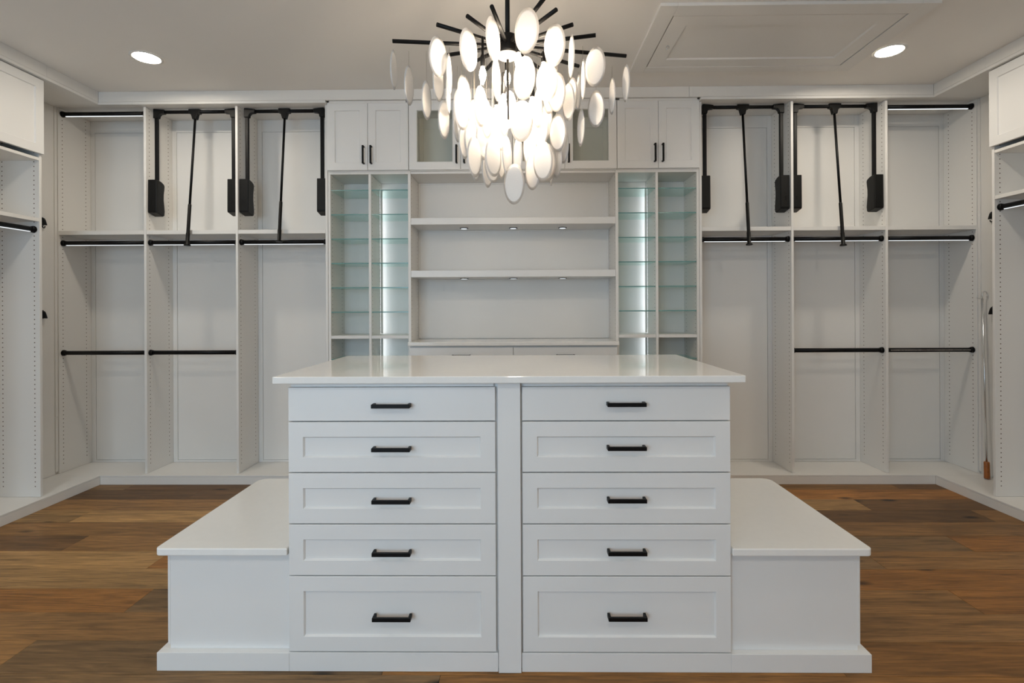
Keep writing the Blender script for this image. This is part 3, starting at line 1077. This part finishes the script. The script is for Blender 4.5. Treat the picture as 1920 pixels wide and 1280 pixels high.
# lamp holders and candle bulbs on a ring below the hub
BULBS = [(905, 107, 2.20), (972, 80, 2.10), (951, 116, 2.36), (1019, 100, 2.38), (931, 180, 2.28), (998, 164, 2.21), (944, 160, 2.40)]
for px, py, Y in BULBS:
    p = unproject(px, py, Y)
    top = HUB if py < 150 else p.z + 0.06
    sk = obj('lamp_holder', path_tube(bmesh.new(), [(p.x, p.y, top), (p.x, p.y, p.z + 0.012), (p.x, p.y, p.z), (p.x, p.y, p.z - 0.038), (p.x, p.y, p.z - 0.042)],
                                      [0.0055, 0.0055, 0.011, 0.011, 0.009], n=14), M_BLACK, t)
    zb = p.z - 0.0425
    obj('bulb', path_tube(bmesh.new(), [(p.x, p.y, zb - z) for z in (0, 0.006, 0.02, 0.035, 0.052, 0.068, 0.078)],
                          [0.007, 0.008, 0.0135, 0.0155, 0.012, 0.006, 0.001], n=16), M_BULB, sk)

# the discs: (px, py, width px, height px, tilt degrees), sizes give the turn and the distance
DISCS = [
    (738.4, 131, 13, 75, -3), (767, 160.5, 19, 75, -4), (800, 188, 19.5, 75, -4), (821, 106, 34.5, 78, -3), (822, 154, 22, 74, -4), (842.7, 139, 10.5, 76, 0),
    (841, 178, 9, 74, 1), (832.5, 224.5, 23, 74, -4), (878.5, 93, 35, 80.5, 1), (924.5, 73.5, 28.5, 84, 2), (987.7, 57.4, 47, 86.5, 0), (1040, 84, 41, 81, 3),
    (1071, 105, 12, 79, 0), (1116, 125, 39, 75, 0), (1093, 149, 8, 76, 0), (1118, 204, 32.5, 70.5, 3), (1147.5, 180, 12.5, 70, 3), (1173.4, 156, 15, 70.5, 3),
    (1089, 239, 14.5, 70.5, 1), (870.5, 177, 27, 72, 2), (865, 205, 30.5, 77, 2), (867, 231, 20, 72, -4), (901.5, 199.7, 26, 78, -4), (931, 149, 17.5, 81, 0),
    (983, 146.5, 42, 82.5, 0), (1025.6, 153, 41.5, 76, 3), (1043.6, 172.5, 35, 74, 3), (1031, 177, 26, 72.5, 0), (1072, 180, 22, 70, 2), (1066, 191, 24, 72, 5),
    (1084.6, 174, 10, 68.5, 3), (978, 227, 44, 78, 0), (1008, 203, 16, 74, 6), (1014, 244, 27, 74, 0), (1045.5, 249, 33, 72, 3), (1056, 272, 22, 70, 5),
    (993.3, 276, 27, 72, 4), (970.8, 294.5, 19, 75.5, -1), (951, 293, 20, 75, 2), (925, 294, 31.5, 75, 0), (889.5, 294, 28, 76.5, -1), (891.6, 305, 18, 71, 0),
    (914, 317, 22, 70, -3), (923, 307, 30, 72, 2), (939, 300, 17, 72, 0), (964, 345, 40, 76.5, 1), (999, 320, 30, 73, 1), (1018, 302, 38, 75, 2), (1025, 305, 36, 72, 2),
    (1034, 313, 10, 70, 1), (1044, 299, 20, 71, 3), (884, 262, 27, 73, -2), (871, 262, 22, 74, -6), (908, 264, 32, 73, 0), (917, 232, 28, 71, 0), (936, 246, 27, 73, 0),
    (953, 206, 32, 72, 2), (890, 222, 24, 71, -2), (912, 222, 22, 74.5, 0), (944, 217, 22, 77, 0), (998, 236, 26, 70.5, 0), (1024, 228, 26, 70, 0), (858, 232, 18, 70.5, -3),
]
D_H, D_W = 0.181, 0.103


def disc_mesh():
    bm = bmesh.new()
    nr, ns = 6, 30
    th = 0.0055
    grid = {}
    for side in (1, -1):
        c = bm.verts.new((0, side * th * 0.8 + 0.004, 0))
        prev = None
        for i in range(1, nr + 1):
            r = i / nr
            if i == nr and side == -1:
                ring = grid[1]
            else:
                yy = side * th * math.sqrt(max(0.0, 1 - r ** 4)) * 0.8 + 0.004 * (1 - r * r)
                ring = [bm.verts.new((0.5 * r * math.cos(2 * math.pi * k / ns), yy, 0.5 * r * math.sin(2 * math.pi * k / ns))) for k in range(ns)]
                if i == nr:
                    grid[1] = ring
            for k in range(ns):
                if prev is None:
                    bm.faces.new((c, ring[k], ring[(k + 1) % ns]))
                else:
                    bm.faces.new((prev[k], ring[k], ring[(k + 1) % ns], prev[(k + 1) % ns]))
            prev = ring
    bmesh.ops.recalc_face_normals(bm, faces=bm.faces)
    for f in bm.faces:
        f.smooth = True
    me = bpy.data.meshes.new('glass_disc')
    bm.to_mesh(me)
    bm.free()
    me.materials.append(M_DISC)
    return me


dm = disc_mesh()
bm = bmesh.new()
tube(bm, (0, 0, 0), (0, 0, 1), 0.0006, n=5)
wire_me = bpy.data.meshes.new('wire')
bm.to_mesh(wire_me)
bm.free()
wire_me.materials.append(mat('clear_wire', (0.5, 0.46, 0.4), 0.3, noise=0.05))
for px, py, w, h, tilt in DISCS:
    Y = D_H * F_PX / h
    p = unproject(px, py, Y)
    full = D_W * F_PX / Y
    turn = math.acos(min(1.0, max(0.05, (w - 1.0) / full)))
    view = math.atan2(p.x, p.y)
    to_mid = Vector((CX - p.x, CY - p.y))
    sgn = max((1, -1), key=lambda q: Vector((-math.sin(view - q * turn), -math.cos(view - q * turn))).dot(to_mid))
    o = bpy.data.objects.new('glass_disc', dm)
    COL.objects.link(o)
    o.parent = t
    o.location = p - WPOS[t]
    o.rotation_euler = (0, math.radians(-tilt), -view + sgn * turn)
    o.scale = (D_W, 1, D_H)
    wpx = bpy.data.objects.new('wire', wire_me)
    COL.objects.link(wpx)
    wpx.parent = t
    z0 = p.z + D_H / 2 - 0.004
    wpx.location = Vector((p.x, p.y, z0)) - WPOS[t]
    wpx.scale = (1, 1, HUB - 0.006 - z0)

# ------------------------------------------------------------------ reach pole
t = thing('reach_pole', 'chrome reach pole with double hook and orange wooden handle leaning in the corner', 'reach pole', (3.471, 3.829, DECK))
b0 = Vector((3.474, 3.829, DECK + 0.001))
b1 = Vector((3.497, 3.885, 1.415))
hd = b0.lerp(b1, 0.095)
obj('handle', path_tube(bmesh.new(), [b0 + Vector((0, 0, 0.004)), b0.lerp(hd, 0.05) + Vector((0, 0, 0.002)), b0.lerp(hd, 0.95), hd], [0.017, 0.0185, 0.0175, 0.015], n=18), M_HWOOD, t)
obj('pole', tube(bmesh.new(), hd, b1, 0.0065, n=14), M_CHROME, t)
bm = bmesh.new()
pts = [b1 + Vector((-0.001, -0.001, -0.02))]
for k in range(12):
    a = math.pi * (1.0 - 1.25 * k / 11)
    pts.append(b1 + Vector((0.016 + 0.019 * math.cos(a), -0.002, 0.028 + 0.026 * math.sin(a))))
path_tube(bm, pts, 0.0042, n=10)
pts = []
for k in range(9):
    a = math.pi * (0.05 - 0.95 * k / 8)
    pts.append(b1 + Vector((-0.026 + 0.02 * math.cos(a), -0.002, 0.018 + 0.018 * math.sin(a))))
path_tube(bm, pts, [0.004] * 7 + [0.0035, 0.0035], n=10)
obj('hook', bm, M_CHROME, t)
